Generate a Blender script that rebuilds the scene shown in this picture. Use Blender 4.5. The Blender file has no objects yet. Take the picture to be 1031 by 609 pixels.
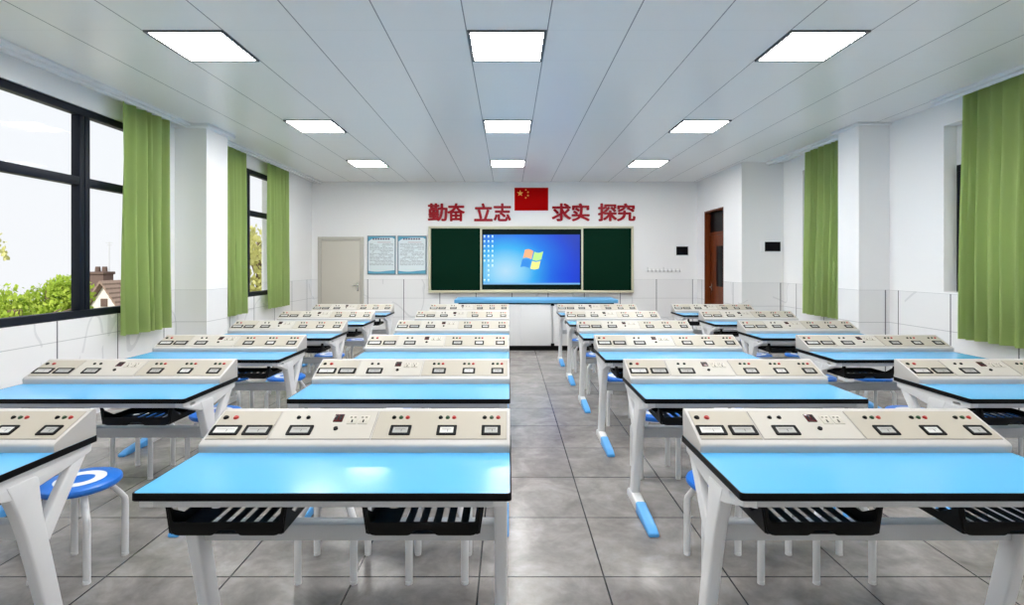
import bpy, bmesh, math, random
from mathutils import Vector, Matrix, noise
random.seed(7)
S = bpy.context.scene
C = S.collection
PI = math.pi
R = math.radians

# ------------------------------------------------------------------ materials
def lin(c):
    return tuple(((v / 255) / 12.92 if v / 255 <= .04045 else ((v / 255 + .055) / 1.055) ** 2.4) for v in c) + (1,)

def pbr(name, col, rough=.5, metal=0, spec=.5, emit=None, estr=0, bump=0, bscale=60, coat=0):
    m = bpy.data.materials.new(name); m.use_nodes = True
    nt = m.node_tree; b = nt.nodes['Principled BSDF']
    c = col if len(col) == 4 else tuple(col) + (1,)
    b.inputs['Base Color'].default_value = c
    b.inputs['Roughness'].default_value = rough
    b.inputs['Metallic'].default_value = metal
    b.inputs['Specular IOR Level'].default_value = spec
    if coat: b.inputs['Coat Weight'].default_value = coat; b.inputs['Coat Roughness'].default_value = .05
    if emit:
        b.inputs['Emission Color'].default_value = emit if len(emit) == 4 else tuple(emit) + (1,)
        b.inputs['Emission Strength'].default_value = estr
    n = nt.nodes.new('ShaderNodeTexNoise'); n.inputs['Scale'].default_value = bscale
    tc = nt.nodes.new('ShaderNodeTexCoord'); nt.links.new(tc.outputs['Object'], n.inputs['Vector'])
    mr = nt.nodes.new('ShaderNodeMapRange')
    mr.inputs['To Min'].default_value = max(0, rough - .04); mr.inputs['To Max'].default_value = min(1, rough + .04)
    nt.links.new(n.outputs['Fac'], mr.inputs['Value']); nt.links.new(mr.outputs['Result'], b.inputs['Roughness'])
    if bump:
        bp = nt.nodes.new('ShaderNodeBump'); bp.inputs['Strength'].default_value = bump; bp.inputs['Distance'].default_value = .002
        nt.links.new(n.outputs['Fac'], bp.inputs['Height']); nt.links.new(bp.outputs['Normal'], b.inputs['Normal'])
    return m

class NT:
    """tiny node helper"""
    def __init__(s, m):
        s.nt = m.node_tree; s.b = s.nt.nodes['Principled BSDF']
    def n(s, t, **kw):
        x = s.nt.nodes.new(t)
        for k, v in kw.items(): setattr(x, k, v)
        return x
    def set(s, sock, v):
        if hasattr(v, 'is_output'): s.nt.links.new(v, sock)
        else: sock.default_value = v
    def m(s, op, a, b=0.0, c=0.0):
        x = s.n('ShaderNodeMath', operation=op)
        for i, v in enumerate((a, b, c)): s.set(x.inputs[i], v)
        return x.outputs[0]
    def line(s, coord, off, step, width):
        t = s.m('DIVIDE', s.m('SUBTRACT', coord, off), step)
        t = s.m('ABSOLUTE', s.m('SUBTRACT', s.m('FRACT', s.m('ADD', t, .5)), .5))
        return s.m('LESS_THAN', s.m('MULTIPLY', t, step), width / 2)
    def mix(s, f, a, b):
        x = s.n('ShaderNodeMix', data_type='RGBA')
        s.set(x.inputs[0], f); s.set(x.inputs[6], a); s.set(x.inputs[7], b)
        return x.outputs[2]
    def noise(s, vec, scale, detail=4, rough=.55, dist=0):
        x = s.n('ShaderNodeTexNoise'); s.nt.links.new(vec, x.inputs['Vector'])
        x.inputs['Scale'].default_value = scale; x.inputs['Detail'].default_value = detail
        x.inputs['Roughness'].default_value = rough; x.inputs['Distortion'].default_value = dist
        return x.outputs['Fac']
    def pos(s):
        g = s.n('ShaderNodeNewGeometry'); sep = s.n('ShaderNodeSeparateXYZ'); s.nt.links.new(g.outputs['Position'], sep.inputs[0])
        sn = s.n('ShaderNodeSeparateXYZ'); s.nt.links.new(g.outputs['True Normal'], sn.inputs[0])
        return g.outputs['Position'], sep.outputs, sn.outputs
    def ramp(s, f, stops):
        r = s.n('ShaderNodeValToRGB'); e = r.color_ramp.elements
        while len(e) < len(stops): e.new(.5)
        for k, (p, c) in enumerate(stops): e[k].position = p; e[k].color = c
        s.nt.links.new(f, r.inputs[0]); return r.outputs[0]

WALL = (.885, .885, .885, 1)
def wall_material():
    m = pbr('white_wall_with_marble_wainscot', WALL, .5); q = NT(m)
    p, xyz, nrm = q.pos()
    side = q.m('GREATER_THAN', q.m('ABSOLUTE', nrm[0]), .5)
    lx = q.line(xyz[0], .075, .771, .016); ly = q.line(xyz[1], 4.954, .767, .016)
    v = q.m('ADD', q.m('MULTIPLY', ly, side), q.m('MULTIPLY', lx, q.m('SUBTRACT', 1.0, side)))
    below = q.m('LESS_THAN', xyz[2], 1.2)
    h = q.line(xyz[2], -.01, .4033, .007)
    n1 = q.noise(p, .8, 2, .45, .4)
    vein = q.m('LESS_THAN', q.m('ABSOLUTE', q.m('SUBTRACT', n1, .5)), .006)
    vein2 = q.m('MULTIPLY', vein, q.m('GREATER_THAN', q.noise(p, 1.3, 2), .5))
    base = q.mix(q.m('MULTIPLY', below, .25), WALL, (.82, .825, .835, 1))
    c = q.mix(q.m('MULTIPLY', q.m('MULTIPLY', vein2, below), .3), base, (.45, .46, .48, 1))
    c = q.mix(q.m('MULTIPLY', q.m('MULTIPLY', h, below), .55), c, (.30, .31, .33, 1))
    c = q.mix(q.m('MULTIPLY', q.m('MULTIPLY', v, below), .9), c, (.12, .125, .14, 1))
    q.nt.links.new(c, q.b.inputs['Base Color'])
    for l in list(q.b.inputs['Roughness'].links): q.nt.links.remove(l)
    q.nt.links.new(q.m('SUBTRACT', .6, q.m('MULTIPLY', below, .42)), q.b.inputs['Roughness'])
    return m

def floor_material():
    m = pbr('grey_marble_floor_tile', (.2, .2, .2), .25); q = NT(m)
    p, xyz, nrm = q.pos()
    g = q.m('MAXIMUM', q.line(xyz[0], -.142, .606, .008), q.line(xyz[1], 2.59, .605, .008))
    n1 = q.noise(p, 3.2, 8, .65, .6); n2 = q.noise(p, 14, 6, .6, .3)
    f = q.m('ADD', q.m('MULTIPLY', n1, .75), q.m('MULTIPLY', n2, .25))
    # each tile a slightly different tone
    cx = q.m('FLOOR', q.m('DIVIDE', q.m('SUBTRACT', xyz[0], -.142), .606)); cy = q.m('FLOOR', q.m('DIVIDE', q.m('SUBTRACT', xyz[1], 2.59), .605))
    cmb = q.n('ShaderNodeCombineXYZ'); q.set(cmb.inputs[0], cx); q.set(cmb.inputs[1], cy)
    wn = q.n('ShaderNodeTexWhiteNoise'); q.nt.links.new(cmb.outputs[0], wn.inputs['Vector'])
    f = q.m('ADD', f, q.m('MULTIPLY', q.m('SUBTRACT', wn.outputs['Value'], .5), .08))
    c = q.ramp(f, [(.3, (.17, .155, .145, 1)), (.47, (.26, .24, .225, 1)), (.6, (.34, .318, .30, 1)), (.72, (.45, .425, .405, 1))])
    c = q.mix(g, c, (.02, .02, .02, 1))
    q.nt.links.new(c, q.b.inputs['Base Color'])
    for l in list(q.b.inputs['Roughness'].links): q.nt.links.remove(l)
    q.set(q.b.inputs['Roughness'], q.m('ADD', .16, q.m('MULTIPLY', n1, .14)))
    return m

def ceiling_material():
    m = pbr('grey_aluminium_ceiling_panel', (.6, .6, .6), .3); q = NT(m)
    p, xyz, nrm = q.pos()
    a = q.line(xyz[0], -.3175, .61, .009)
    t1 = q.line(xyz[1], 4.0, 2.49, .005); t2 = q.line(xyz[1], 4.6, 2.49, .005)
    c = q.mix(q.m('MULTIPLY', q.m('MAXIMUM', t1, t2), .3), (.91, .895, .87, 1), (.55, .55, .55, 1))
    c = q.mix(q.m('MULTIPLY', a, .85), c, (.16, .16, .165, 1))
    q.nt.links.new(c, q.b.inputs['Base Color'])
    return m

def wood_material(name, dark, light, scale=2.0, rough=.4):
    m = pbr(name, light, rough); q = NT(m)
    tc = q.n('ShaderNodeTexCoord'); mp = q.n('ShaderNodeMapping'); mp.inputs['Scale'].default_value = (9, 9, .7)
    q.nt.links.new(tc.outputs['Object'], mp.inputs['Vector'])
    q.b.inputs['Specular IOR Level'].default_value = .2
    f = q.noise(mp.outputs[0], scale, 6, .6, .5)
    q.nt.links.new(q.ramp(f, [(.3, dark), (.7, light)]), q.b.inputs['Base Color'])
    return m

def screen_material():
    m = pbr('lit_desktop_screen', (.0, .02, .1), .3); q = NT(m)
    tc = q.n('ShaderNodeTexCoord'); sep = q.n('ShaderNodeSeparateXYZ'); q.nt.links.new(tc.outputs['Object'], sep.inputs[0])
    x, z = sep.outputs[0], sep.outputs[2]
    def dist(cx, cz, sx, sz):
        dx = q.m('MULTIPLY', q.m('SUBTRACT', x, cx), sx); dz = q.m('MULTIPLY', q.m('SUBTRACT', z, cz), sz)
        return q.m('SQRT', q.m('ADD', q.m('MULTIPLY', dx, dx), q.m('MULTIPLY', dz, dz)))
    d = dist(-.55, -.25, .60, .75)
    c = q.ramp(d, [(0, lin((190, 228, 242))), (.2, lin((140, 212, 240))), (.38, lin((50, 180, 238))), (.58, lin((8, 120, 228))), (.85, lin((4, 60, 205))), (1, lin((8, 40, 175)))])
    d2 = dist(.66, -.33, 1.2, 1.6)
    c = q.mix(q.m('MULTIPLY', q.m('SUBTRACT', 1.0, q.m('MINIMUM', d2, 1.0)), .5), c, lin((0, 20, 215)))
    bar = q.m('LESS_THAN', z, -.495)
    c = q.mix(bar, c, lin((130, 190, 235)))
    q.nt.links.new(c, q.b.inputs['Emission Color']); q.b.inputs['Emission Strength'].default_value = .68
    return m

def glass_material():
    m = bpy.data.materials.new('clear_window_glass'); m.use_nodes = True; nt = m.node_tree
    nt.nodes.remove(nt.nodes['Principled BSDF']); out = nt.nodes['Material Output']
    tr = nt.nodes.new('ShaderNodeBsdfTransparent'); gl = nt.nodes.new('ShaderNodeBsdfGlossy'); gl.inputs['Roughness'].default_value = .02
    fr = nt.nodes.new('ShaderNodeLayerWeight'); pw = nt.nodes.new('ShaderNodeMath'); pw.operation = 'POWER'; pw.inputs[1].default_value = 5
    mr = nt.nodes.new('ShaderNodeMapRange'); mr.inputs['To Min'].default_value = .003; mr.inputs['To Max'].default_value = .05
    nt.links.new(fr.outputs['Facing'], pw.inputs[0]); nt.links.new(pw.outputs[0], mr.inputs['Value'])
    mx = nt.nodes.new('ShaderNodeMixShader')
    nt.links.new(mr.outputs[0], mx.inputs[0]); nt.links.new(tr.outputs[0], mx.inputs[1]); nt.links.new(gl.outputs[0], mx.inputs[2])
    nt.links.new(mx.outputs[0], out.inputs[0]); return m

def curtain_material():
    m = pbr('green_curtain_cloth', (.50, .62, .27), .85, bump=.3, bscale=400, spec=.1); nt = m.node_tree
    b = nt.nodes['Principled BSDF']; out = nt.nodes['Material Output']
    tl = nt.nodes.new('ShaderNodeBsdfTranslucent'); tl.inputs['Color'].default_value = (.54, .66, .28, 1)
    mx = nt.nodes.new('ShaderNodeMixShader'); mx.inputs[0].default_value = .25
    nt.links.new(b.outputs[0], mx.inputs[1]); nt.links.new(tl.outputs[0], mx.inputs[2]); nt.links.new(mx.outputs[0], out.inputs[0])
    return m

def leaf_material(name, a, b_):
    m = pbr(name, a, .7, spec=.1); q = NT(m)
    p, xyz, nrm = q.pos()
    f = q.noise(p, 2.2, 4, .6)
    q.nt.links.new(q.ramp(f, [(.35, a), (.65, b_)]), q.b.inputs['Base Color'])
    out = q.nt.nodes['Material Output']
    tl = q.n('ShaderNodeBsdfTranslucent'); tl.inputs['Color'].default_value = b_
    mx = q.n('ShaderNodeMixShader'); mx.inputs[0].default_value = .4
    q.nt.links.new(q.b.outputs[0], mx.inputs[1]); q.nt.links.new(tl.outputs[0], mx.inputs[2]); q.nt.links.new(mx.outputs[0], out.inputs[0])
    return m

M = dict(
    wall=wall_material(), floor=floor_material(), ceil=ceiling_material(), glass=glass_material(), curtain=curtain_material(), screen=screen_material(),
    trim=pbr('white_trim_paint', (.86, .87, .88), .4),
    plaster=pbr('white_column_plaster', WALL, .55),
    white=pbr('white_coated_steel', (.80, .80, .80), .32),
    grey=pbr('pale_grey_rail_steel', (.60, .61, .62), .4),
    blue=pbr('light_blue_laminate', (.105, .42, .74), .16, spec=.35),
    black=pbr('black_edge_rubber', (.003, .003, .0035), .45, spec=.12),
    tray=pbr('black_tray_plastic', (.004, .004, .004), .45, spec=.15),
    toe=pbr('blue_toe_plastic', (.09, .38, .80), .35),
    case=pbr('off_white_console_case', (.52, .50, .475), .38),
    cream=pbr('cream_instrument_face', (.43, .395, .325), .45, spec=.3),
    cream2=pbr('ivory_instrument_face', (.49, .465, .41), .45, spec=.3),
    seam=pbr('grey_face_seam', (.33, .31, .27), .5),
    dial=pbr('pale_meter_dial', (.62, .62, .60), .25),
    dial2=pbr('grey_meter_dial', (.40, .40, .38), .25),
    red=pbr('red_terminal_plastic', (.42, .02, .02), .35),
    green=pbr('green_terminal_plastic', (.008, .05, .015), .35),
    dred=pbr('dark_red_display', (.07, .008, .010), .2),
    socket=pbr('ivory_socket_plastic', (.50, .47, .40), .4),
    chrome=pbr('chrome', (.7, .7, .7), .2, metal=1),
    stoolblue=pbr('royal_blue_seat_plastic', (.015, .16, .62), .3),
    stoolwhite=pbr('white_seat_ring', (.80, .80, .80), .35),
    frame=pbr('dark_window_frame', (.006, .009, .018), .5, spec=.2),
    lamp=pbr('lit_panel_diffuser', (1, 1, 1), .5, emit=(1, .985, .97), estr=30),
    lampframe=pbr('dark_grey_lamp_frame', (.10, .10, .11), .4),
    board=pbr('dark_green_chalkboard', (.002, .021, .011), .8, spec=.06),
    boardframe=pbr('pale_cream_board_frame', (.62, .60, .44), .4),
    bezel=pbr('dark_screen_bezel', (.001, .010, .007), .5, spec=.1),
    sign=pbr('crimson_letter_acrylic', (.34, .003, .012), .4, spec=.2),
    flag=pbr('red_flag_cloth', (.46, .001, .001), .7, spec=.05),
    star=pbr('yellow_flag_star', (.9, .42, .08), .6),
    doorleaf=pbr('warm_grey_door_laminate', (.60, .57, .50), .45),
    doorframe=pbr('grey_beige_door_frame', (.50, .48, .43), .45),
    wood=wood_material('red_brown_door_wood', (.11, .022, .005, 1), (.19, .042, .009, 1)),
    darkglass=pbr('dark_door_glass', (.004, .004, .005), .3, spec=.06),
    paper=pbr('poster_paper', (.72, .80, .83), .5),
    posterblue=pbr('poster_blue_ink', (.10, .38, .55), .5),
    posterframe=pbr('grey_blue_poster_frame', (.16, .24, .30), .4),
    posterink=pbr('grey_poster_ink', (.36, .40, .43), .6),
    posterred=pbr('red_poster_ink', (.45, .08, .10), .6),
    posterdark=pbr('dark_poster_ink', (.10, .10, .18), .6),
    panelblack=pbr('black_panel_glass', (.003, .003, .004), .35, spec=.08),
    cabinet=pbr('white_cabinet_laminate', (.88, .88, .88), .4),
    bench=pbr('mid_blue_bench_laminate', (.13, .42, .72), .35),
    hook=pbr('grey_hook_metal', (.45, .45, .45), .4),
    render=pbr('cream_house_render', (.72, .68, .62), .8),
    roof=wood_material('brown_roof_tile', (.20, .14, .11, 1), (.34, .25, .20, 1), 3, .8),
    brick=pbr('dark_brick', (.13, .085, .07), .85),
    bark=pbr('brown_bark', (.16, .11, .07), .9),
    leaf=leaf_material('bright_green_leaf', (.20, .34, .03, 1), (.55, .66, .12, 1)),
    leafp=leaf_material('pale_yellow_leaf', (.40, .40, .12, 1), (.72, .70, .34, 1)),
    grass=pbr('pale_outdoor_ground', (.48, .50, .40), .9, bump=.4, bscale=8),
    icon=pbr('lit_icon', (.5, .6, .7), .4, emit=lin((190, 215, 245)), estr=.5),
    lg_r=pbr('lit_orange_logo', (.3, .1, 0), .4, emit=lin((240, 175, 140)), estr=.66),
    lg_g=pbr('lit_green_logo', (.1, .3, 0), .4, emit=lin((190, 228, 150)), estr=.66),
    lg_b=pbr('lit_blue_logo', (0, .1, .3), .4, emit=lin((45, 125, 205)), estr=.66),
    lg_y=pbr('lit_yellow_logo', (.3, .3, 0), .4, emit=lin((240, 232, 150)), estr=.66),
)

# ------------------------------------------------------------------ mesh helpers
def B(): return bmesh.new()

def add_box(bm, x0, x1, y0, y1, z0, z1, bev=0, seg=2, mi=0):
    r = bmesh.ops.create_cube(bm, size=1)
    vs = r['verts']
    bmesh.ops.scale(bm, vec=(x1 - x0, y1 - y0, z1 - z0), verts=vs)
    bmesh.ops.translate(bm, vec=((x0 + x1) / 2, (y0 + y1) / 2, (z0 + z1) / 2), verts=vs)
    fs = {f for v in vs for f in v.link_faces}
    for f in fs: f.material_index = mi
    if bev:
        es = list({e for v in vs for e in v.link_edges})
        r2 = bmesh.ops.bevel(bm, geom=es, offset=bev, segments=seg, affect='EDGES', profile=.5)
        for f in r2['faces']: f.material_index = mi
    return bm

def add_cyl(bm, p, axis, r1, r2, h, n=20, mi=0):
    """cone from p along axis"""
    a = Vector(axis).normalized(); q = a.to_track_quat('Z', 'Y').to_matrix().to_4x4()
    mt = Matrix.Translation(Vector(p) + a * h / 2) @ q
    r = bmesh.ops.create_cone(bm, cap_ends=True, segments=n, radius1=r1, radius2=r2, depth=h, matrix=mt)
    for f in {f for v in r['verts'] for f in v.link_faces}: f.material_index = mi
    return bm

def add_lathe(bm, prof, n=40, mi=0):
    rings = []
    for r, z in prof:
        rings.append([bm.verts.new((r * math.cos(2 * PI * k / n), r * math.sin(2 * PI * k / n), z)) for k in range(n)])
    for a, b in zip(rings, rings[1:]):
        for k in range(n):
            f = bm.faces.new((a[k], a[(k + 1) % n], b[(k + 1) % n], b[k])); f.material_index = mi
    for ring in (rings[0], rings[-1]):
        try: bm.faces.new(ring).material_index = mi
        except ValueError: pass
    bmesh.ops.recalc_face_normals(bm, faces=bm.faces[:])

def add_tube(bm, pts, rx, ry=None, n=10, wide=None):
    """swept tube, oval when ry differs; wide = direction of the rx axis"""
    ry = ry or rx
    pts = [Vector(p) for p in pts]; rings = []
    for i, p in enumerate(pts):
        t = (pts[min(i + 1, len(pts) - 1)] - pts[max(i - 1, 0)]).normalized()
        w = Vector(wide) if wide else (Vector((0, 0, 1)) if abs(t.z) < .9 else Vector((1, 0, 0)))
        u = (w - t * w.dot(t)).normalized(); v = t.cross(u)
        rings.append([bm.verts.new(p + u * rx * math.cos(2 * PI * k / n) + v * ry * math.sin(2 * PI * k / n)) for k in range(n)])
    for a, b in zip(rings, rings[1:]):
        for k in range(n): bm.faces.new((a[k], a[(k + 1) % n], b[(k + 1) % n], b[k]))
    bm.faces.new(rings[0][::-1]); bm.faces.new(rings[-1])

def smooth_path(pts, n=5):
    """Catmull-Rom through the points"""
    P = [Vector(p) for p in pts]; P = [P[0] * 2 - P[1]] + P + [P[-1] * 2 - P[-2]]; out = []
    for i in range(1, len(P) - 2):
        for k in range(n):
            t = k / n; a, b, c, d = P[i - 1:i + 3]
            out.append(.5 * ((2 * b) + (c - a) * t + (2 * a - 5 * b + 4 * c - d) * t * t + (3 * b - a - 3 * c + d) * t ** 3))
    out.append(P[-2]); return out

def profile(bm, loops, t, mat, bev=0):
    """2-D outline (first loop) with holes (other loops), thickness t along local z, placed by the 4x4 mat"""
    cu = bpy.data.curves.new('tmp', 'CURVE'); cu.dimensions = '2D'; cu.fill_mode = 'BOTH'; cu.extrude = t / 2 - bev
    if bev: cu.bevel_depth = bev; cu.bevel_resolution = 2; cu.offset = -bev
    for lp in loops:
        sp = cu.splines.new('POLY'); sp.points.add(len(lp) - 1); sp.use_cyclic_u = True
        for k, (a, b) in enumerate(lp): sp.points[k].co = (a, b, 0, 1)
    o = bpy.data.objects.new('tmp', cu); C.objects.link(o)
    dg = bpy.context.evaluated_depsgraph_get(); me = bpy.data.meshes.new_from_object(o.evaluated_get(dg))
    me.transform(mat)
    bm.from_mesh(me)
    bpy.data.objects.remove(o); bpy.data.curves.remove(cu); bpy.data.meshes.remove(me)
    bmesh.ops.remove_doubles(bm, verts=bm.verts[:], dist=1e-5)
    return bm

def YZ(x=0): return Matrix(((0, 0, 1, x), (1, 0, 0, 0), (0, 1, 0, 0), (0, 0, 0, 1)))       # outline (y, z) across x
def XZ(y=0): return Matrix(((1, 0, 0, 0), (0, 0, -1, y), (0, 1, 0, 0), (0, 0, 0, 1)))      # outline (x, z) across y
def XY(z=0): return Matrix.Translation((0, 0, z))

def rounded(pts, r, n=4):
    """round the corners of a polygon"""
    out = []; N = len(pts)
    rr = r if isinstance(r, (list, tuple)) else [r] * N
    for i in range(N):
        p = Vector(pts[i]); a = (Vector(pts[i - 1]) - p); b = (Vector(pts[(i + 1) % N]) - p)
        d = min(rr[i], a.length * .45, b.length * .45)
        if d <= 0: out.append(tuple(p)); continue
        p0 = p + a.normalized() * d; p1 = p + b.normalized() * d
        for k in range(n + 1):
            t = k / n; q = p0 * (1 - t) ** 2 + p * 2 * t * (1 - t) + p1 * t * t; out.append(tuple(q))
    return out

def ellipse(cx, cy, a, b, n=20): return [(cx + a * math.cos(2 * PI * k / n), cy + b * math.sin(2 * PI * k / n)) for k in range(n)]

def obj(name, bm, mat, parent=None, loc=(0, 0, 0), ang=32, **tags):
    me = bpy.data.meshes.new(name); bm.to_mesh(me); bm.free()
    for p in me.polygons: p.use_smooth = True
    me.set_sharp_from_angle(angle=R(ang))
    for m in (mat if isinstance(mat, (list, tuple)) else [mat]): me.materials.append(M[m] if isinstance(m, str) else m)
    o = bpy.data.objects.new(name, me); C.objects.link(o); o.location = loc
    if parent: o.parent = parent
    for k, v in tags.items(): o[k] = v
    return o

def thing(name, label, cat, loc=(0, 0, 0), rz=0, group=None):
    o = bpy.data.objects.new(name, None); C.objects.link(o); o.location = loc; o.rotation_euler.z = rz
    o.empty_display_size = .1
    o['label'] = label; o['category'] = cat
    if group: o['group'] = group
    return o

def tag(o, label, cat, group=None):
    o['label'] = label; o['category'] = cat
    if group: o['group'] = group
    return o

def struct(name, bm, mat, label, cat, parent=None):
    o = obj(name, bm, mat, parent, kind='structure')
    o['label'] = label; o['category'] = cat
    return o

def dup(root, loc, label, group=None):
    r = root.copy(); C.objects.link(r); r.location = loc; r['label'] = label
    if group: r['group'] = group
    for ch in root.children:
        c = ch.copy(); C.objects.link(c); c.parent = r
        for g in ch.children:
            d = g.copy(); C.objects.link(d); d.parent = c
    return r

# ------------------------------------------------------------------ the room
H = 3.28            # ceiling
XL, XR = -4.2, 4.75
YF, YB = 11.37, -1.2   # front wall (chalkboard) and rear wall behind the viewer
T = .25

bm = B(); add_box(bm, XL - T, XR + T, YB - T, YF + T, -.1, 0)
struct('floor', bm, 'floor', 'grey marble tiled classroom floor', 'floor')
bm = B(); add_box(bm, XL - T, XR + T, YB - T, YF + T, H, H + .1)
struct('ceiling', bm, 'ceil', 'pale grey panelled classroom ceiling', 'ceiling')

def wall_with_openings(name, x0, x1, openings, label):
    """wall along y with (y0, y1, z0, z1) openings"""
    bm = B(); ys = [YB - T] + [v for o in openings for v in o[:2]] + [YF + T]
    for k in range(0, len(ys), 2): add_box(bm, x0, x1, ys[k], ys[k + 1], 0, H)
    for (a, b, z0, z1) in openings:
        add_box(bm, x0, x1, a, b, 0, z0); add_box(bm, x0, x1, a, b, z1, H)
    return struct(name, bm, 'wall', label, 'wall')

W1 = (.6, 6.25, .99, 3.07); W2 = (7.5, 9.6, .99, 3.07)
W3 = (2.6, 5.81, 1.22, 3.03); W4 = (7.15, 8.6, 1.22, 3.03)
wall_with_openings('wall_left', XL - T, XL, [W1, W2], 'white window wall with marble tiles below, left side')
wall_with_openings('wall_right', XR, XR + T, [W3, W4], 'white window wall with marble tiles below, right side')
bm = B(); add_box(bm, XL, XR, YF, YF + T, 0, H)
struct('wall_front', bm, 'wall', 'white front wall carrying the chalkboard', 'wall')
bm = B(); add_box(bm, XL, XR, YB - T, YB, 0, H)
struct('wall_rear', bm, 'wall', 'white rear wall behind the desks', 'wall')

# boxed-in corner at the front right, with the brown door in its side
bm = B(); ax = 4.03; ay = 9.2; d0, d1, dz = 9.98, 10.96, 2.60
add_box(bm, ax, ax + .14, ay, d0, 0, H); add_box(bm, ax, ax + .14, d1, YF, 0, H); add_box(bm, ax, ax + .14, d0, d1, dz, H)
add_box(bm, ax + .14, XR, ay, ay + .14, 0, H)
struct('wall_entrance', bm, 'wall', 'white boxed corner wall around the brown door', 'wall')

for nm, x0, x1, y0, y1 in (('column_left', XL, -3.8, 6.7, 7.2), ('column_right', 4.37, XR, 6.64, 7.06)):
    bm = B(); add_box(bm, x0, x1, y0, y1, 0, H)
    o = struct(nm, bm, 'wall', 'white square column on the %s wall' % nm[7:], 'column')

# ceiling edge mouldings
def moulding(bm, x, y0, y1, s):
    add_box(bm, x - .035, x + .035, y0, y1, H - .035, H, .006)
    add_box(bm, x + s * .012, x + s * .03, y0, y1, H - .062, H - .03, .004)
bm = B(); moulding(bm, -3.98, YB, 6.62, -1); moulding(bm, -4.0, 7.28, YF, -1)
struct('trim_1', bm, 'trim', 'white ceiling edge moulding over the left windows', 'trim')
bm = B(); add_box(bm, XL, -3.73, 6.62, 7.28, H - .05, H, .01)
struct('trim_2', bm, 'trim', 'white cap moulding around the left column top', 'trim')
bm = B(); moulding(bm, 4.56, YB, 5.72, 1); moulding(bm, 4.47, 7.12, ay, 1)
struct('trim_3', bm, 'trim', 'white ceiling edge moulding over the right windows', 'trim')
bm = B(); add_box(bm, 4.31, XR, 6.58, 7.12, H - .03, H, .008)
struct('trim_4', bm, 'trim', 'white cap moulding around the right column top', 'trim')
bm = B(); add_box(bm, ax - .012, ax, ay - .012, d0 - .01, 0, .09, .003); add_box(bm, ax, XR, ay - .012, ay, 0, .09, .003)
struct('baseboard_entrance', bm, 'trim', 'white baseboard under the boxed corner wall', 'baseboard')

# ------------------------------------------------------------------ windows
def window(n, x0, x1, op, trans, muls, label, ztop=None):
    y0, y1, z0, z1 = op; z1 = ztop or z1; f = .075
    t = thing('window_%d' % n, label, 'window', ((x0 + x1) / 2, (y0 + y1) / 2, z0)); t['kind'] = 'structure'
    X0, X1 = x0 - (x0 + x1) / 2, x1 - (x0 + x1) / 2; oy = (y0 + y1) / 2
    bm = B()
    add_box(bm, X0, X1, y0 - oy, y1 - oy, 0, f, .004); add_box(bm, X0, X1, y0 - oy, y1 - oy, z1 - z0 - f, z1 - z0, .004)
    add_box(bm, X0, X1, y0 - oy, y0 - oy + f, f, z1 - z0 - f, .004); add_box(bm, X0, X1, y1 - oy - f, y1 - oy, f, z1 - z0 - f, .004)
    obj('window_frame', bm, 'frame', t)
    for my in muls:
        bm = B(); add_box(bm, X0 - .004, X1 + .004, my - oy - .065, my - oy - .004, f, z1 - z0 - f, .004)
        add_box(bm, X0 - .004, X1 + .004, my - oy + .004, my - oy + .065, f, z1 - z0 - f, .004)
        add_box(bm, X0 + .01, X1 - .01, my - oy - .004, my - oy + .004, f, z1 - z0 - f)
        obj('mullion', bm, 'frame', t)
    ed = [y0 + f] + [v for m_ in sorted(muls) for v in (m_ - .065, m_ + .065)] + [y1 - f]
    for k in range(0, len(ed), 2):
        a, b = ed[k] - oy, ed[k + 1] - oy
        bm = B(); add_box(bm, X0 - .002, X1 + .002, a, b, trans - z0 - .042, trans - z0 + .042, .004)
        obj('transom', bm, 'frame', t)
        bm = B(); xm = .0
        add_box(bm, xm - .003, xm + .003, a, b, f, trans - z0 - .042); obj('lower_pane', bm, 'glass', t)
        bm = B(); add_box(bm, xm - .003, xm + .003, a, b, trans - z0 + .042, z1 - z0 - f); obj('upper_pane', bm, 'glass', t)
    return t
window(1, XL - .10, XL - .02, W1, 2.34, [1.6, 2.85, 4.07, 5.30], 'wide dark framed window nearest the viewer, house and trees outside')
window(2, XL - .10, XL - .02, W2, 2.36, [8.62], 'narrow dark framed window between two green curtains, left wall far end')
window(3, XR + .14, XR + .20, W3, 2.2, [3.7, 4.75], 'dark framed window behind the nearest right curtain', 2.6)
window(4, XR + .10, XR + .16, W4, 2.2, [7.9], 'dark framed window behind the far right curtain', 2.6)
for k, (wx, op) in enumerate(((XR + .14, W3), (XR + .10, W4))):
    bm = B(); add_box(bm, wx, wx + .06, op[0], op[1], 2.6, op[3], .004)
    struct('trim_%d' % (5 + k), bm, 'trim', 'white panel above the window on the right wall, %s' % ('near end' if k == 0 else 'far end'), 'trim')

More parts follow.
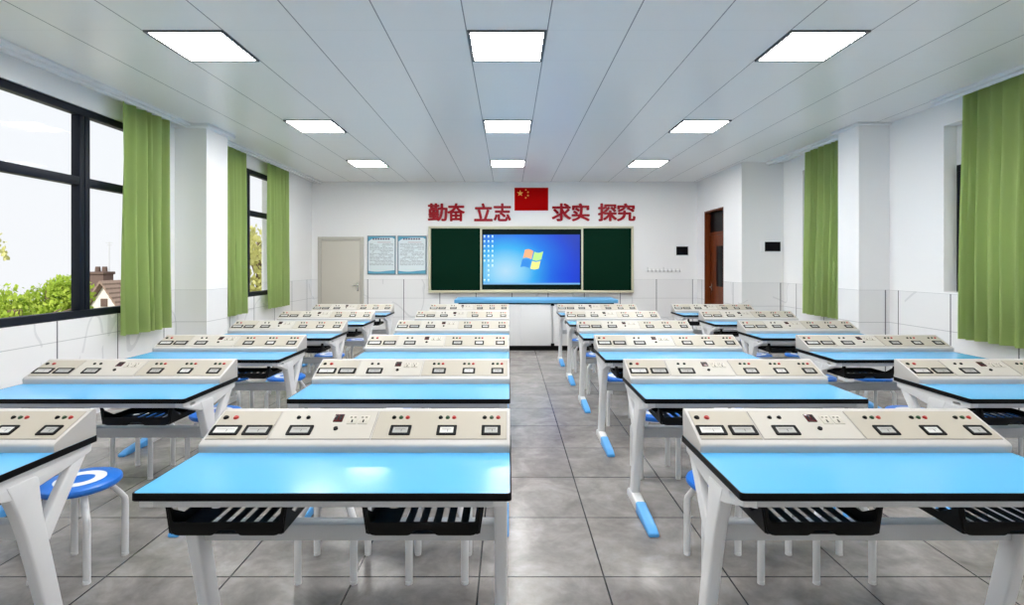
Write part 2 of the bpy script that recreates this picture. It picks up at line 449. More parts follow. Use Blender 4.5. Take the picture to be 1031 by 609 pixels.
# ------------------------------------------------------------------ curtains
def curtain(x, y0, y1, folds, label, seed, z0=.765, z1=3.238):
    rnd = random.Random(seed); w = y1 - y0; nu, nv = folds * 14, 26
    ph = [rnd.uniform(.75, 1.25) for _ in range(folds + 1)]
    bm = B(); grid = []
    for j in range(nv + 1):
        v = j / nv; row = []
        for i in range(nu + 1):
            u = i / nu; k = (u + .030 * math.sin(2 * PI * u * 1.7 + seed) + .018 * math.sin(2 * PI * u * 3.3 + seed * 2)) * folds; a = ph[int(max(0, min(k, folds - .001)))]
            amp = (.028 + .032 * (1 - v)) * a
            y = -w / 2 + w * (u + .010 * math.sin(2 * PI * (u * 2 + seed * .37)) * (1 - v) + .006 * math.sin(9 * v + seed) * math.sin(PI * u))
            xx = amp * math.sin(2 * PI * k + .5 * math.sin(3 * v + seed)) + .010 * math.sin(4 * PI * k * .5 + seed) * (1 - v)
            row.append(bm.verts.new((xx, y, (z1 - z0) * v)))
        grid.append(row)
    for j in range(nv):
        for i in range(nu): bm.faces.new((grid[j][i], grid[j][i + 1], grid[j + 1][i + 1], grid[j + 1][i]))
    bmesh.ops.solidify(bm, geom=bm.faces[:], thickness=.004)
    t = thing('curtain', label, 'curtain', (x, (y0 + y1) / 2, z0), group='green window curtains')
    obj('curtain_cloth', bm, 'curtain', t, ang=80)
    return t
curtain(-4.08, 5.60, 6.45, 6, 'green curtain at the far end of the wide left window, nearest of the left curtains', 1)
curtain(-4.08, 7.66, 8.28, 5, 'green curtain just beyond the left column', 2)
curtain(-4.08, 9.02, 9.84, 6, 'green curtain closest to the front wall on the left side', 3)
curtain(4.62, 4.50, 5.45, 8, 'wide green curtain at the right edge, nearest of the right curtains', 4)
curtain(4.58, 7.32, 8.22, 7, 'green curtain on the right wall between the column and the boxed corner', 5)
for x, y0, y1, lb in ((-4.08, .5, 6.45, 'white curtain track over the wide left window'), (-4.08, 7.4, 9.95, 'white curtain track over the narrow left window'),
                      (4.62, 2.4, 5.74, 'white curtain track over the near right window'), (4.58, 7.14, 9.1, 'white curtain track over the far right window')):
    bm = B(); add_box(bm, x - .018, x + .018, y0, y1, 3.24, H, .004)
    tag(obj('curtain_track', bm, 'trim'), lb, 'curtain track', 'curtain tracks')

# ------------------------------------------------------------------ ceiling lights
lamp0 = None
rows = [(1.51, 'added unseen row above the viewer'), (4.0, 'nearest visible row'), (6.49, 'middle row'), (8.98, 'row farthest from the viewer')]  # the overhead row is added out of view to brighten the near desks
for y, rn in rows[1:] + rows[:1]:
    for cx, cn in ((-2.45, 'left'), (-.012, 'centre'), (2.425, 'right')):
        lb = 'square lit ceiling panel with dark frame, %s column, %s' % (cn, rn)
        if lamp0 is None:
            lamp0 = thing('ceiling_light', lb, 'ceiling light', (cx, y + .3, H), group='square ceiling lights')
            f = .022; a = .300
            bm = B()
            add_box(bm, -a, a, -a, -a + f, -.014, 0, .002); add_box(bm, -a, a, a - f, a, -.014, 0, .002)
            add_box(bm, -a, -a + f, -a + f, a - f, -.014, 0, .002); add_box(bm, a - f, a, -a + f, a - f, -.014, 0, .002)
            obj('light_frame', bm, 'lampframe', lamp0)
            bm = B(); add_box(bm, -a + f, a - f, -a + f, a - f, -.008, -.002); obj('light_diffuser', bm, 'lamp', lamp0)
        else: dup(lamp0, (cx, y + .3, H), lb)

# ------------------------------------------------------------------ lab desk
DW, DD, DH = 1.265, .607, .76
hw = DW / 2
def make_desk(label, loc):
    t = thing('lab_desk', label, 'lab desk', loc, group='blue topped physics lab desks')
    outer = rounded([(-hw, 0), (hw, 0), (hw, DD), (-hw, DD)], [.018, .018, .010, .010], 5)
    inner = rounded([(-hw + .006, .006), (hw - .006, .006), (hw - .006, DD - .006), (-hw + .006, DD - .006)], [.014, .014, .008, .008], 5)
    bm = B(); profile(bm, [inner], .022, XY(DH - .011)); top = obj('desktop', bm, 'blue', t)
    bm = B(); profile(bm, [outer, inner[::-1]], .026, XY(DH - .013), .002); obj('edge_band', bm, 'black', top)
    bm = B(); add_box(bm, -hw + .03, hw - .03, .022, .040, .704, .738, .004); add_box(bm, -hw + .05, hw - .05, .58, .60, .69, .738, .004)
    obj('apron', bm, 'grey', t)
    for s in (-1, 1):
        x = s * (hw - .040)
        beam = rounded([(.018, .736), (.595, .736), (.595, .694), (.46, .668), (.30, .640), (.20, .640), (.07, .690), (.018, .706)], [.004, .004, .012, .03, .03, .03, .02, .006])
        bm = B(); profile(bm, [beam, ellipse(.115, .705, .026, .010)[::-1]], .046, YZ(x), .005); obj('side_bracket', bm, 'white', t)
        leg = rounded([(.185, .70), (.330, .70), (.345, .56), (.46, .045), (.385, .045), (.262, .52)], [.01, .03, .06, .008, .008, .1])
        bm = B(); profile(bm, [leg], .050, YZ(x), .010); obj('leg', bm, 'white', t)
        strut = rounded([(.520, .715), (.588, .715), (.385, .405), (.345, .43), (.345, .468)], .008)
        bm = B(); profile(bm, [strut], .036, YZ(x), .007); obj('strut', bm, 'white', t)
        foot = rounded([(.25, .0), (.52, .0), (.52, .045), (.47, .068), (.36, .072), (.25, .062)], [.004, .01, .02, .02, .03, .004])
        bm = B(); profile(bm, [foot], .058, YZ(x), .010); ft = obj('foot', bm, 'white', t)
        toe = rounded([(-.04, .0), (.265, .0), (.265, .066), (.12, .052), (.02, .040), (-.04, .022)], [.006, .004, .004, .03, .02, .012])
        bm = B(); profile(bm, [toe], .062, YZ(x), .012); obj('toe_cap', bm, 'toe', ft)
    bm = B(); add_box(bm, -hw + .05, hw - .05, .320, .385, .437, .502, .006); obj('stretcher', bm, 'grey', t)
    # two slotted book trays
    for u0 in (.092, .760):
        x0 = -hw + u0; x1 = x0 + .408; y0, y1, z0, z1 = .045, .315, .600, .715; cx = (x0 + x1) / 2
        bm = B()
        lip = rounded([(x0, z1), (x0 + .012, z1), (x0 + .024, z0 + .045), (x1 - .024, z0 + .045), (x1 - .012, z1), (x1, z1), (x1 - .018, z0), (cx + .045, z0), (cx + .03, z0 + .018), (cx - .03, z0 + .018), (cx - .045, z0), (x0 + .018, z0)],
                      [0, 0, .01, .01, 0, 0, .025, .01, .012, .012, .01, .025])
        profile(bm, [lip[::-1]], .008, XZ(y0), .002)
        slots = []
        for k in range(6):
            sx = x0 + .108 + k * .049; slots.append(rounded([(sx, y0 + .07), (sx + .022, y0 + .07), (sx + .022, y1 - .03), (sx, y1 - .03)], .009)[::-1])
        slots.append(ellipse(x0 + .066, y1 - .07, .022, .022, 16)[::-1])
        profile(bm, [[(x0 + .016, y0), (x1 - .016, y0), (x1 - .016, y1), (x0 + .016, y1)]] + slots, .005, XY(z0 + .006))
        back = [(x0 + .016, z0 + .004), (x1 - .016, z0 + .004), (x1 - .011, z0 + .035), (x0 + .011, z0 + .035)]
        profile(bm, [back], .006, XZ(y1))
        for xa, xb in ((x0 + .016, x0), (x1 - .016, x1)):
            s = 1 if xb > xa else -1
            side = [(y0, z0 + .006, 0), (y1, z0 + .006, 0), (y1, z0 + .035, .3), (y0 + .09, z0 + .038, .33), (y0 + .03, z0 + .075, .68), (y0, z1, 1)]
            vi = [bm.verts.new((xa + (xb - xa) * f_, y_, z_)) for y_, z_, f_ in side]; vo = [bm.verts.new((xa + (xb - xa) * f_ + .006 * s, y_, z_)) for y_, z_, f_ in side]
            bm.faces.new(vi); bm.faces.new(vo[::-1])
            for k in range(6): bm.faces.new((vi[k], vo[k], vo[(k + 1) % 6], vi[(k + 1) % 6]))
        bmesh.ops.recalc_face_normals(bm, faces=bm.faces[:])
        obj('book_tray', bm, 'tray', t)
    # instrument console along the rear of the top
    CW = 1.256 / 2
    pr = rounded([(.384, DH), (.380, DH + .032), (.402, DH + .043), (.573, DH + .117), (.583, DH + .121), (.603, DH + .121), (.603, DH)], [0, .012, .010, .006, .006, .008, 0])
    bm = B(); profile(bm, [pr], CW * 2, YZ(0), .002); con = obj('instrument_console', bm, 'case', t)
    p0 = Vector((0, .402, DH + .043)); p1 = Vector((0, .573, DH + .117)); d = (p1 - p0); L = d.length; d.normalize(); nrm = Vector((0, -d.z, d.y))
    def SM(u, s, h=0):       # matrix at u across and s (0..1) up the sloping face: x across, y up the slope, z out of it
        o = p0 + d * (L * s) + nrm * h; o.x = -hw + u
        return Matrix(((1, 0, 0, o.x), (0, d.y, nrm.y, o.y), (0, d.z, nrm.z, o.z), (0, 0, 0, 1)))
    def on_face(name, build, u, s, mat, h=0, **kw):
        bm = B(); build(bm); bmesh.ops.transform(bm, matrix=SM(u, s, h), verts=bm.verts[:])
        return obj(name, bm, mat, con, **kw)
    for ua, ub, mt in ((.016, .268, 'cream'), (.272, .688, 'cream2'), (.692, 1.248, 'cream')):
        w = (ub - ua) / 2
        def bp(bm, w=w):
            add_box(bm, -w, w, -L * .5 + .006, L * .5 - .005, -.002, .0016, mi=1)
            add_box(bm, -w + .003, w - .003, -L * .5 + .009, L * .5 - .008, .0, .0026)
        on_face('face_panel', bp, (ua + ub) / 2, .5, [mt, 'seam'])
    for u, w, dl in ((.076, .114, 'dial'), (.208, .106, 'dial2'), (.386, .098, 'dial2'), (.804, .084, 'dial2'), (.997, .078, 'dial'), (1.182, .076, 'dial2')):
        def bmz(bm, w=w):
            a, b = w / 2 + .002, .029
            profile(bm, [rounded([(-a, -b), (a, -b), (a, b), (-a, b)], .005), [(-a + .013, -b + .011), (-a + .013, b - .011), (a - .013, b - .011), (a - .013, -b + .011)]], .006, XY(.0045), .001)
            add_box(bm, -a + .008, a - .008, -b + .007, b - .007, .002, .0058, mi=1)
            add_box(bm, -a + .022, a - .022, .004, .0055, .0056, .0062); add_box(bm, w * .05, w * .05 + .0015, -.010, .006, .0056, .0063)
        on_face('panel_meter', bmz, u, .31, ['black', dl])
    posts = [(.040, 'black'), (.083, 'red'), (.353, 'black'), (.394, 'black')]
    for b0 in (.763, .963, 1.152):
        posts += [(b0, 'black'), (b0 + .030, 'green'), (b0 + .058, 'red' if b0 != .963 else 'red')]
    for u, c in posts:
        r = .0105 if u < .1 else .0085
        def bt(bm, r=r):
            add_cyl(bm, (0, 0, .002), (0, 0, 1), r * 1.15, r * 1.1, .003, 16); add_cyl(bm, (0, 0, .005), (0, 0, 1), r * .85, r * .75, .004, 16)
        on_face('terminal_post', bt, u, .74, c)
    def bd(bm):
        add_box(bm, -.020, .020, -.024, .024, .0, .006, .002)
        for k in (-1, 1): add_box(bm, -.014 + (k + 1) * .009, -.004 + (k + 1) * .009, -.015, .015, .006, .0066, mi=1)
    on_face('digital_display', bd, .526, .72, ['dred', 'black'])
    def bk(bm): add_cyl(bm, (0, 0, .002), (0, 0, 1), .010, .009, .007, 20); add_box(bm, -.0015, .0015, 0, .008, .009, .0098)
    on_face('control_knob', bk, .532, .36, 'black')
    for u in (.588, .636):
        def bs(bm):
            add_box(bm, -.021, .021, -.027, .027, .0, .005, .002)
            add_box(bm, -.013, -.004, .012, .017, .005, .0056, mi=1); add_box(bm, .004, .013, .012, .017, .005, .0056, mi=1)
            add_box(bm, -.003, .003, -.018, -.001, .005, .0056, mi=1)
        on_face('power_socket', bs, u, .66, ['socket', 'black'])
    return t

ROWY = [1.763 + 1.235 * k for k in range(6)]
ROWN = ['nearest', 'second nearest', 'third nearest', 'fourth nearest', 'fifth nearest', 'farthest']
COLS = [(-2.460, 'file along left windows', range(6)), (-.622, 'file left of aisle', range(6)),
        (1.402, 'file right of aisle', range(6)), (3.235, 'file along right wall', range(1, 6))]
desk0 = None
for cx, cn, rr in COLS:
    for k in rr:
        lb = 'blue topped lab desk with cream meter console, %s row, %s' % (ROWN[k], cn)
        if desk0 is None: desk0 = make_desk(lb, (cx, ROWY[k], 0))
        else: dup(desk0, (cx, ROWY[k], 0), lb)

# ------------------------------------------------------------------ stools
def make_stool(label, loc):
    t = thing('round_stool', label, 'stool', loc, group='blue round stools at the desks')
    bm = B(); add_lathe(bm, [(.0005, .408), (.150, .408), (.165, .412), (.173, .422), (.174, .432), (.170, .441), (.160, .446), (.08, .447), (.0005, .447)], 48); obj('seat', bm, 'stoolblue', t)
    bm = B(); add_lathe(bm, [(.060, .4455), (.060, .4482), (.064, .4488), (.104, .4488), (.108, .4482), (.108, .4455), (.060, .4455)], 48); obj('seat_ring', bm, 'stoolwhite', t)
    bm = B(); add_lathe(bm, [(.0005, .396), (.125, .396), (.13, .400), (.13, .409), (.0005, .409)], 32); obj('seat_plate', bm, 'white', t)
    for sx in (-1, 1):
        for sy in (-1, 1):
            bm = B(); pts = smooth_path([(sx * .078, sy * .075, .400), (sx * .092, sy * .09, .375), (sx * .124, sy * .120, .315), (sx * .133, sy * .127, .28), (sx * .133, sy * .127, .15), (sx * .133, sy * .127, .008)], 4)
            add_tube(bm, pts, .018, .011, 10, wide=(1, 0, 0)); lg = obj('leg', bm, 'white', t, ang=60)
            bm = B(); add_cyl(bm, (sx * .133, sy * .127, 0), (0, 0, 1), .017, .016, .014, 12); obj('leg_tip', bm, 'stoolwhite', lg)
    return t
OFF = {0: (-.210, .318), 1: (-.248, .281), 2: (-.332, .198), 3: (-.27, .26)}
stool0 = None
for ci, (cx, cn, rr) in enumerate(COLS):
    for k in range(1, 6):
        for j, sd in enumerate(('left', 'right')):
            lb = 'blue round stool, %s place of the %s row desk, %s' % (sd, ROWN[k], cn)
            loc = (cx + OFF[ci][j], ROWY[k] - .335, 0)
            if stool0 is None: stool0 = make_stool(lb, loc)
            else: dup(stool0, loc, lb)

# ------------------------------------------------------------------ front wall
PX = 536 / YF
def wx(p): return (p - 512) / PX
def wz(p): return 1.52 + (266 - p) / PX

# sliding chalkboard with screen
t = thing('sliding_chalkboard', 'cream framed green chalkboard with a lit screen in the middle of the front wall', 'chalkboard', (wx(534.5), YF, wz(294.5)))
ox, oz = wx(534.5), wz(294.5)
def fx(p): return wx(p) - ox
def fz(p): return wz(p) - oz
bm = B(); x0, x1, z0, z1 = fx(432), fx(637), 0, fz(228)
add_box(bm, x0, x1, -.10, 0, z1 - .045, z1, .008); add_box(bm, x0, x1, -.11, 0, 0, .05, .008)
add_box(bm, x0, x0 + .05, -.10, 0, .05, z1 - .045, .008); add_box(bm, x1 - .05, x1, -.10, 0, .05, z1 - .045, .008)
add_box(bm, x0 + .05, x1 - .05, -.03, 0, .05, z1 - .045)
obj('board_frame', bm, 'boardframe', t)
for a, b in ((434.8, 484), (586.3, 635)):
    bm = B(); add_box(bm, fx(a), fx(b), -.085, -.03, .052, z1 - .047, .003); obj('board_panel', bm, 'board', t)
bm = B(); add_box(bm, fx(485), fx(585.6), -.060, -.032, .052, z1 - .047); sc = obj('screen_bezel', bm, 'bezel', t)
bm = B()
for a, b in ((483.6, 485.4), (584.8, 586.6)): add_box(bm, fx(a), fx(b), -.095, -.03, .05, z1 - .045, .004)
add_box(bm, fx(485.4), fx(584.8), -.088, -.03, z1 - .062, z1 - .045, .003); add_box(bm, fx(485.4), fx(584.8), -.088, -.03, .05, .066, .003)
obj('panel_rail', bm, 'boardframe', t)
sx0, sx1, sz0, sz1 = fx(486.6), fx(583.4), fz(286.3), fz(236.3)
scx, scz = (sx0 + sx1) / 2, (sz0 + sz1) / 2
bm = B(); add_box(bm, sx0 - scx, sx1 - scx, -.004, .004, sz0 - scz, sz1 - scz); obj('lit_display', bm, 'screen', sc, (scx, -.064, scz), label='lit blue computer desktop display')
# four waving panes of the emblem
def wave_pane(u0, u1, v0, v1, mt):
    bm = B(); n = 10; a = []; cx, cz = fx(535.3), fz(261.5)
    for k in range(n + 1):
        u = u0 + (u1 - u0) * k / n; wob = .028 * math.sin(PI * (u + 1) * .95 + .4)
        for v in (v0, v1): a.append((cx + u * .19 + v * .045, cz + v * .185 + wob * (1 + .15 * v) - .012 * u))
    for y in (-.0695, -.0665):
        pass
    fr = [bm.verts.new((p[0], -.0702, p[1])) for p in a]; bk_ = [bm.verts.new((p[0], -.067, p[1])) for p in a]
    for k in range(n):
        i = 2 * k
        bm.faces.new((fr[i], fr[i + 2], fr[i + 3], fr[i + 1])); bm.faces.new((bk_[i], bk_[i + 1], bk_[i + 3], bk_[i + 2]))
        bm.faces.new((fr[i], bk_[i], bk_[i + 2], fr[i + 2])); bm.faces.new((fr[i + 1], fr[i + 3], bk_[i + 3], bk_[i + 1]))
    bm.faces.new((fr[0], fr[1], bk_[1], bk_[0])); bm.faces.new((fr[-2], bk_[-2], bk_[-1], fr[-1]))
    bmesh.ops.recalc_face_normals(bm, faces=bm.faces[:])
    obj('emblem_pane', bm, mt, sc)
wave_pane(-1, -.06, .07, 1, 'lg_r'); wave_pane(.06, 1.05, .07, 1, 'lg_g'); wave_pane(-1.05, -.06, -.95, -.07, 'lg_b'); wave_pane(.06, 1, -.95, -.07, 'lg_y')
for ci in range(3):
    for ri in range(10):
        if (ci == 2 and ri > 6) or (ci == 0 and ri in (6, 7, 8)): continue
        bm = B(); cx = fx(488 + ci * 4.0); cz = fz(237.8 + ri * 4.85)
        add_box(bm, cx - .016, cx + .016, -.0705, -.067, cz - .018, cz + .014, .003); add_box(bm, cx - .020, cx + .020, -.070, -.067, cz - .036, cz - .030)
        obj('desktop_icon', bm, 'icon', sc)

# red slogan characters
for k, (ch, a, b) in enumerate(zip('勤奋立志求实探究', (431.5, 451, 478, 497.5, 556, 576, 602.5, 621.5), (450, 467.5, 495.5, 514, 574.5, 593, 620.5, 639))):
    cu = bpy.data.curves.new('tmp', 'FONT'); cu.body = ch; cu.extrude = .012; cu.size = 1
    o = bpy.data.objects.new('tmp', cu); C.objects.link(o)
    dg = bpy.context.evaluated_depsgraph_get(); me = bpy.data.meshes.new_from_object(o.evaluated_get(dg))
    bpy.data.objects.remove(o); bpy.data.curves.remove(cu)
    xs = [v.co.x for v in me.vertices]; ys = [v.co.y for v in me.vertices]
    sx = (wx(b) - wx(a)) / (max(xs) - min(xs)); sz = (wz(205.2) - wz(222.3)) / (max(ys) - min(ys))
    mx, my = (max(xs) + min(xs)) / 2, (max(ys) + min(ys)) / 2
    for v in me.vertices: v.co = Vector(((v.co.x - mx) * sx, -v.co.z * 1.2, (v.co.y - my) * sz))
    bm = B(); q = .0102
    for i, (dx, dz2) in enumerate(((0, 0), (q * 1.2, 0), (-q * 1.2, 0), (0, q), (0, -q), (q, q * .7), (-q, q * .7), (q, -q * .7), (-q, -q * .7))):
        m2 = me.copy(); m2.transform(Matrix.Translation((dx, i * .0002, dz2))); bm.from_mesh(m2); bpy.data.meshes.remove(m2)
    bpy.data.meshes.remove(me)
    bmesh.ops.recalc_face_normals(bm, faces=bm.faces[:])
    o = obj('wall_character', bm, 'sign', None, ((wx(a) + wx(b)) / 2, YF - .0146, (wz(205.2) + wz(222.3)) / 2))
    tag(o, 'large red Chinese character %s, %s of eight above the chalkboard' % (ch, ('first', 'second', 'third', 'fourth', 'fifth', 'sixth', 'seventh', 'eighth')[k]), 'wall lettering', 'red slogan characters')

# flag
t = thing('flag', 'red flag with five yellow stars above the chalkboard', 'flag', (wx(535), YF + .002, wz(212)))
fw, fh = wx(552) - wx(518), wz(189) - wz(212)
bm = B(); add_box(bm, -fw / 2, fw / 2, -.012, 0, 0, fh, .002); obj('flag_cloth', bm, 'flag', t)
def star(cx, cz, r, rot):
    bm = B(); pts = [(cx + (r if k % 2 == 0 else r * .40) * math.sin(rot + PI * k / 5), cz + (r if k % 2 == 0 else r * .40) * math.cos(rot + PI * k / 5)) for k in range(10)]
    profile(bm, [pts], .003, XZ(-.0132)); bmesh.ops.recalc_face_normals(bm, faces=bm.faces[:]); obj('star', bm, 'star', t)
U = fw / 30
star(-fw / 2 + 5 * U, fh - 5 * U, 3 * U, 0)
for (gx, gy) in ((10, 2), (12, 4), (12, 7), (10, 9)): star(-fw / 2 + gx * U, fh - gy * U, 1.05 * U, math.atan2(5 - gx, gy - 5) * -1)

# posters
for k, (a, b) in enumerate(((370, 398.6), (400.4, 429.6))):
    w, h = wx(b) - wx(a), wz(237.3) - wz(276.3)
    t = thing('notice_poster', 'framed blue and white notice poster, %s of the pair beside the chalkboard' % ('left' if k == 0 else 'right'), 'poster', ((wx(a) + wx(b)) / 2, YF, wz(276.3)), group='framed notice posters')
    bm = B(); f = .022
    add_box(bm, -w / 2, w / 2, -.022, 0, 0, f, .003); add_box(bm, -w / 2, w / 2, -.022, 0, h - f, h, .003)
    add_box(bm, -w / 2, -w / 2 + f, -.022, 0, f, h - f, .003); add_box(bm, w / 2 - f, w / 2, -.022, 0, f, h - f, .003)
    obj('poster_frame', bm, 'posterframe', t)
    bm = B(); add_box(bm, -w / 2 + f, w / 2 - f, -.012, 0, f, h - f); sh = obj('poster_sheet', bm, 'paper', t)
    bm = B(); a2 = w / 2 - f; n = 16
    low = [(-a2, f), (a2, f)] + [(a2 - 2 * a2 * i / n, f + .035 + .035 * abs(2 * i / n - 1) ** 1.5 + .012 * math.sin(5 * i / n)) for i in range(n + 1)]
    profile(bm, [low], .002, XZ(-.013)); bmesh.ops.recalc_face_normals(bm, faces=bm.faces[:]); obj('blue_wave', bm, 'posterblue', sh); bm = B()
    up = [(a2, h - f), (-a2, h - f), (-a2, h - f - .10), (-a2 + .04, h - f - .07), (-a2 + .10, h - f - .035), (0, h - f - .02), (a2 - .05, h - f - .02), (a2, h - f - .05)]
    profile(bm, [up], .002, XZ(-.013)); bmesh.ops.recalc_face_normals(bm, faces=bm.faces[:])
    obj('blue_header', bm, 'posterblue', sh)
    rn = random.Random(5 + k)
    bm = B()
    for i in range(7): add_box(bm, -.19 + i * .054, -.152 + i * .054, -.0162, -.0148, h - f - .065, h - f - .03)
    obj('heading', bm, 'posterdark', sh)
    bm = B(); add_box(bm, -.09, .2, -.0136, -.012, h - f - .122, h - f - .115); obj('subheading', bm, 'posterred', sh)
    bm = B()
    for i in range(16):
        z = h - f - .15 - i * .030; x = -a2 + .03
        while x < a2 - .06:
            ww = rn.uniform(.03, .10)
            if rn.random() < .88: add_box(bm, x, min(x + ww, a2 - .03), -.0134, -.012, z - .006, z + .005)
            x += ww + .012
    obj('text_lines', bm, 'posterink', sh, kind='stuff')

# pale door in the front wall
t = thing('door_1', 'closed pale grey door at the left end of the front wall', 'door', (wx(343.5), YF, 0)); t['kind'] = 'structure'
w = (wx(366.5) - wx(320.5)) / 2; hh = wz(238.5); f = .075
bm = B(); add_box(bm, -w, -w + f, -.045, 0, 0, hh, .006); add_box(bm, w - f, w, -.045, 0, 0, hh, .006); add_box(bm, -w + f, w - f, -.045, 0, hh - f, hh, .006)
obj('door_frame', bm, 'doorframe', t)
bm = B(); add_box(bm, -w + f, w - f, -.022, 0, .008, hh - f - .004, .003); lf = obj('door_leaf', bm, 'doorleaf', t)
bm = B(); add_box(bm, w - f - .075, w - f - .035, -.028, -.022, .95, 1.13, .003); add_cyl(bm, (w - f - .055, -.028, 1.07), (0, -1, 0), .009, .009, .045, 14)
add_box(bm, w - f - .165, w - f - .046, -.078, -.064, 1.060, 1.080, .006); obj('door_handle', bm, 'chrome', lf)

# brown door in the boxed corner
t = thing('door_2', 'red brown wooden door with dark glass in the boxed corner', 'door', (ax + .12, (d0 + d1) / 2, 0)); t['kind'] = 'structure'
w = (d1 - d0) / 2; f = .055
bm = B(); add_box(bm, -.118, .04, -w, -w + .03, 0, dz, .003); add_box(bm, -.118, .04, w - .03, w, 0, dz, .003); add_box(bm, -.118, .04, -w + .03, w - .03, dz - .035, dz, .003)
add_box(bm, -.02, .04, -w + .03, w - .03, 2.10, 2.165, .003)
obj('door_frame', bm, 'wood', t)
bm = B(); add_box(bm, -.005, .035, -w + .032, w - .032, .008, 2.098, .003); lf = obj('door_leaf', bm, 'wood', t)
bm = B(); g0 = 10.25 - (d0 + d1) / 2; add_box(bm, -.012, -.004, g0, g0 + .36, 1.08, 1.88, .002); obj('glass_strip', bm, 'darkglass', lf)
bm = B(); add_box(bm, -.014, -.004, w - .13, w - .09, .95, 1.13, .003); add_cyl(bm, (-.014, w - .11, 1.06), (-1, 0, 0), .009, .009, .045, 14); add_box(bm, -.072, -.058, w - .22, w - .10, 1.05, 1.07, .005); obj('door_handle', bm, 'chrome', lf)
bm = B(); add_box(bm, -.005, .010, -w + .032, w - .032, 2.166, dz - .036); obj('transom_glass', bm, 'darkglass', t)

# black control panels and hook rail
t = thing('control_panel', 'small black wall panel on the front wall near the brown door', 'wall panel', (wx(686.5), YF + .002, wz(252.5)), group='black wall panels')
bm = B(); add_box(bm, -.155, .155, -.022, 0, -.118, .118, .006); obj('panel_housing', bm, 'trim', t)
bm = B(); add_box(bm, -.125, .125, -.027, -.021, -.092, .092, .003); obj('panel_glass', bm, 'panelblack', t)
t = thing('control_panel', 'black wall panel in a white surround on the boxed corner', 'wall panel', ((776.5 - 512) * ay / 536, ay + .002, 1.52 + (266 - 248.3) * ay / 536), group='black wall panels')
bm = B(); add_box(bm, -.19, .16, -.03, 0, -.10, .10, .008); obj('panel_housing', bm, 'trim', t)
bm = B(); add_box(bm, -.125, .145, -.036, -.029, -.082, .082, .003); obj('panel_glass', bm, 'panelblack', t)
t = thing('hook_rail', 'slim pale rail with a row of small hooks on the front wall', 'hook rail', (wx(668), YF, wz(271)))
bm = B(); add_box(bm, -.37, .37, -.010, 0, -.045, -.015, .003); obj('rail', bm, 'trim', t)
for k in range(9):
    bm = B(); x = -.34 + k * .085
    add_tube(bm, smooth_path([(x, -.010, .045 if k in (0, 4) else .01), (x, -.012, -.03), (x, -.03, -.055), (x, -.05, -.04), (x, -.052, -.02)], 3), .006, n=8); obj('hook', bm, 'hook', t)

# teacher's bench
BY = 9.32; BC = .486
t = thing('teacher_bench', 'long white demonstration bench with blue top below the chalkboard', 'bench', (BC, BY, 0))
bm = B(); profile(bm, [rounded([(-1.44, 0), (1.44, 0), (1.44, .70), (-1.44, .70)], .03)], .062, XY(.87), .006); obj('worktop', bm, 'bench', t)
seam = .775 - BC
for k, (a, b) in enumerate(((-1.38, seam - .012), (seam + .012, 1.38))):
    bm = B(); add_box(bm, a, b, .05, .66, .085, .815, .006); cb = obj('cabinet', bm, 'cabinet', t)
    bm = B(); n = 2
    for i in range(3 if k == 0 else 2):
        nn = 3 if k == 0 else 2
        c0, c1 = a + .01 + (b - a - .02) * i / nn, a + .01 + (b - a - .02) * (i + 1) / nn
        bm2 = B(); add_box(bm2, c0 + .003, c1 - .003, .036, .05, .10, .80, .004); obj('cabinet_door', bm2, 'cabinet', cb)
    bm.free()
bm = B(); add_box(bm, -1.37, 1.37, .07, .65, 0, .086); obj('plinth', bm, 'black', t)
bm = B(); add_box(bm, -1.37, 1.37, .055, .65, .814, .840); obj('shadow_gap_strip', bm, 'black', t)
for z in (.075, .79):
    bm = B(); add_box(bm, seam - .03, seam + .03, .024, .06, z, z + .055, .006); obj('corner_clip', bm, 'black', t)
bm = B(); add_box(bm, seam - .008, seam + .008, .035, .06, .13, .79); obj('joint_strip', bm, 'grey', t)

# ------------------------------------------------------------------ outdoors
GZ = -6.0
bm = B(); add_box(bm, -120, XL - 1.5, -60, 120, GZ - .2, GZ)
struct('ground', bm, 'grass', 'grassy ground outside the left windows', 'ground')
bm = B(); add_box(bm, XR + 1.5, 120, -60, 120, GZ - .2, GZ)
struct('ground_right', bm, 'grass', 'grassy ground outside the right windows', 'ground')

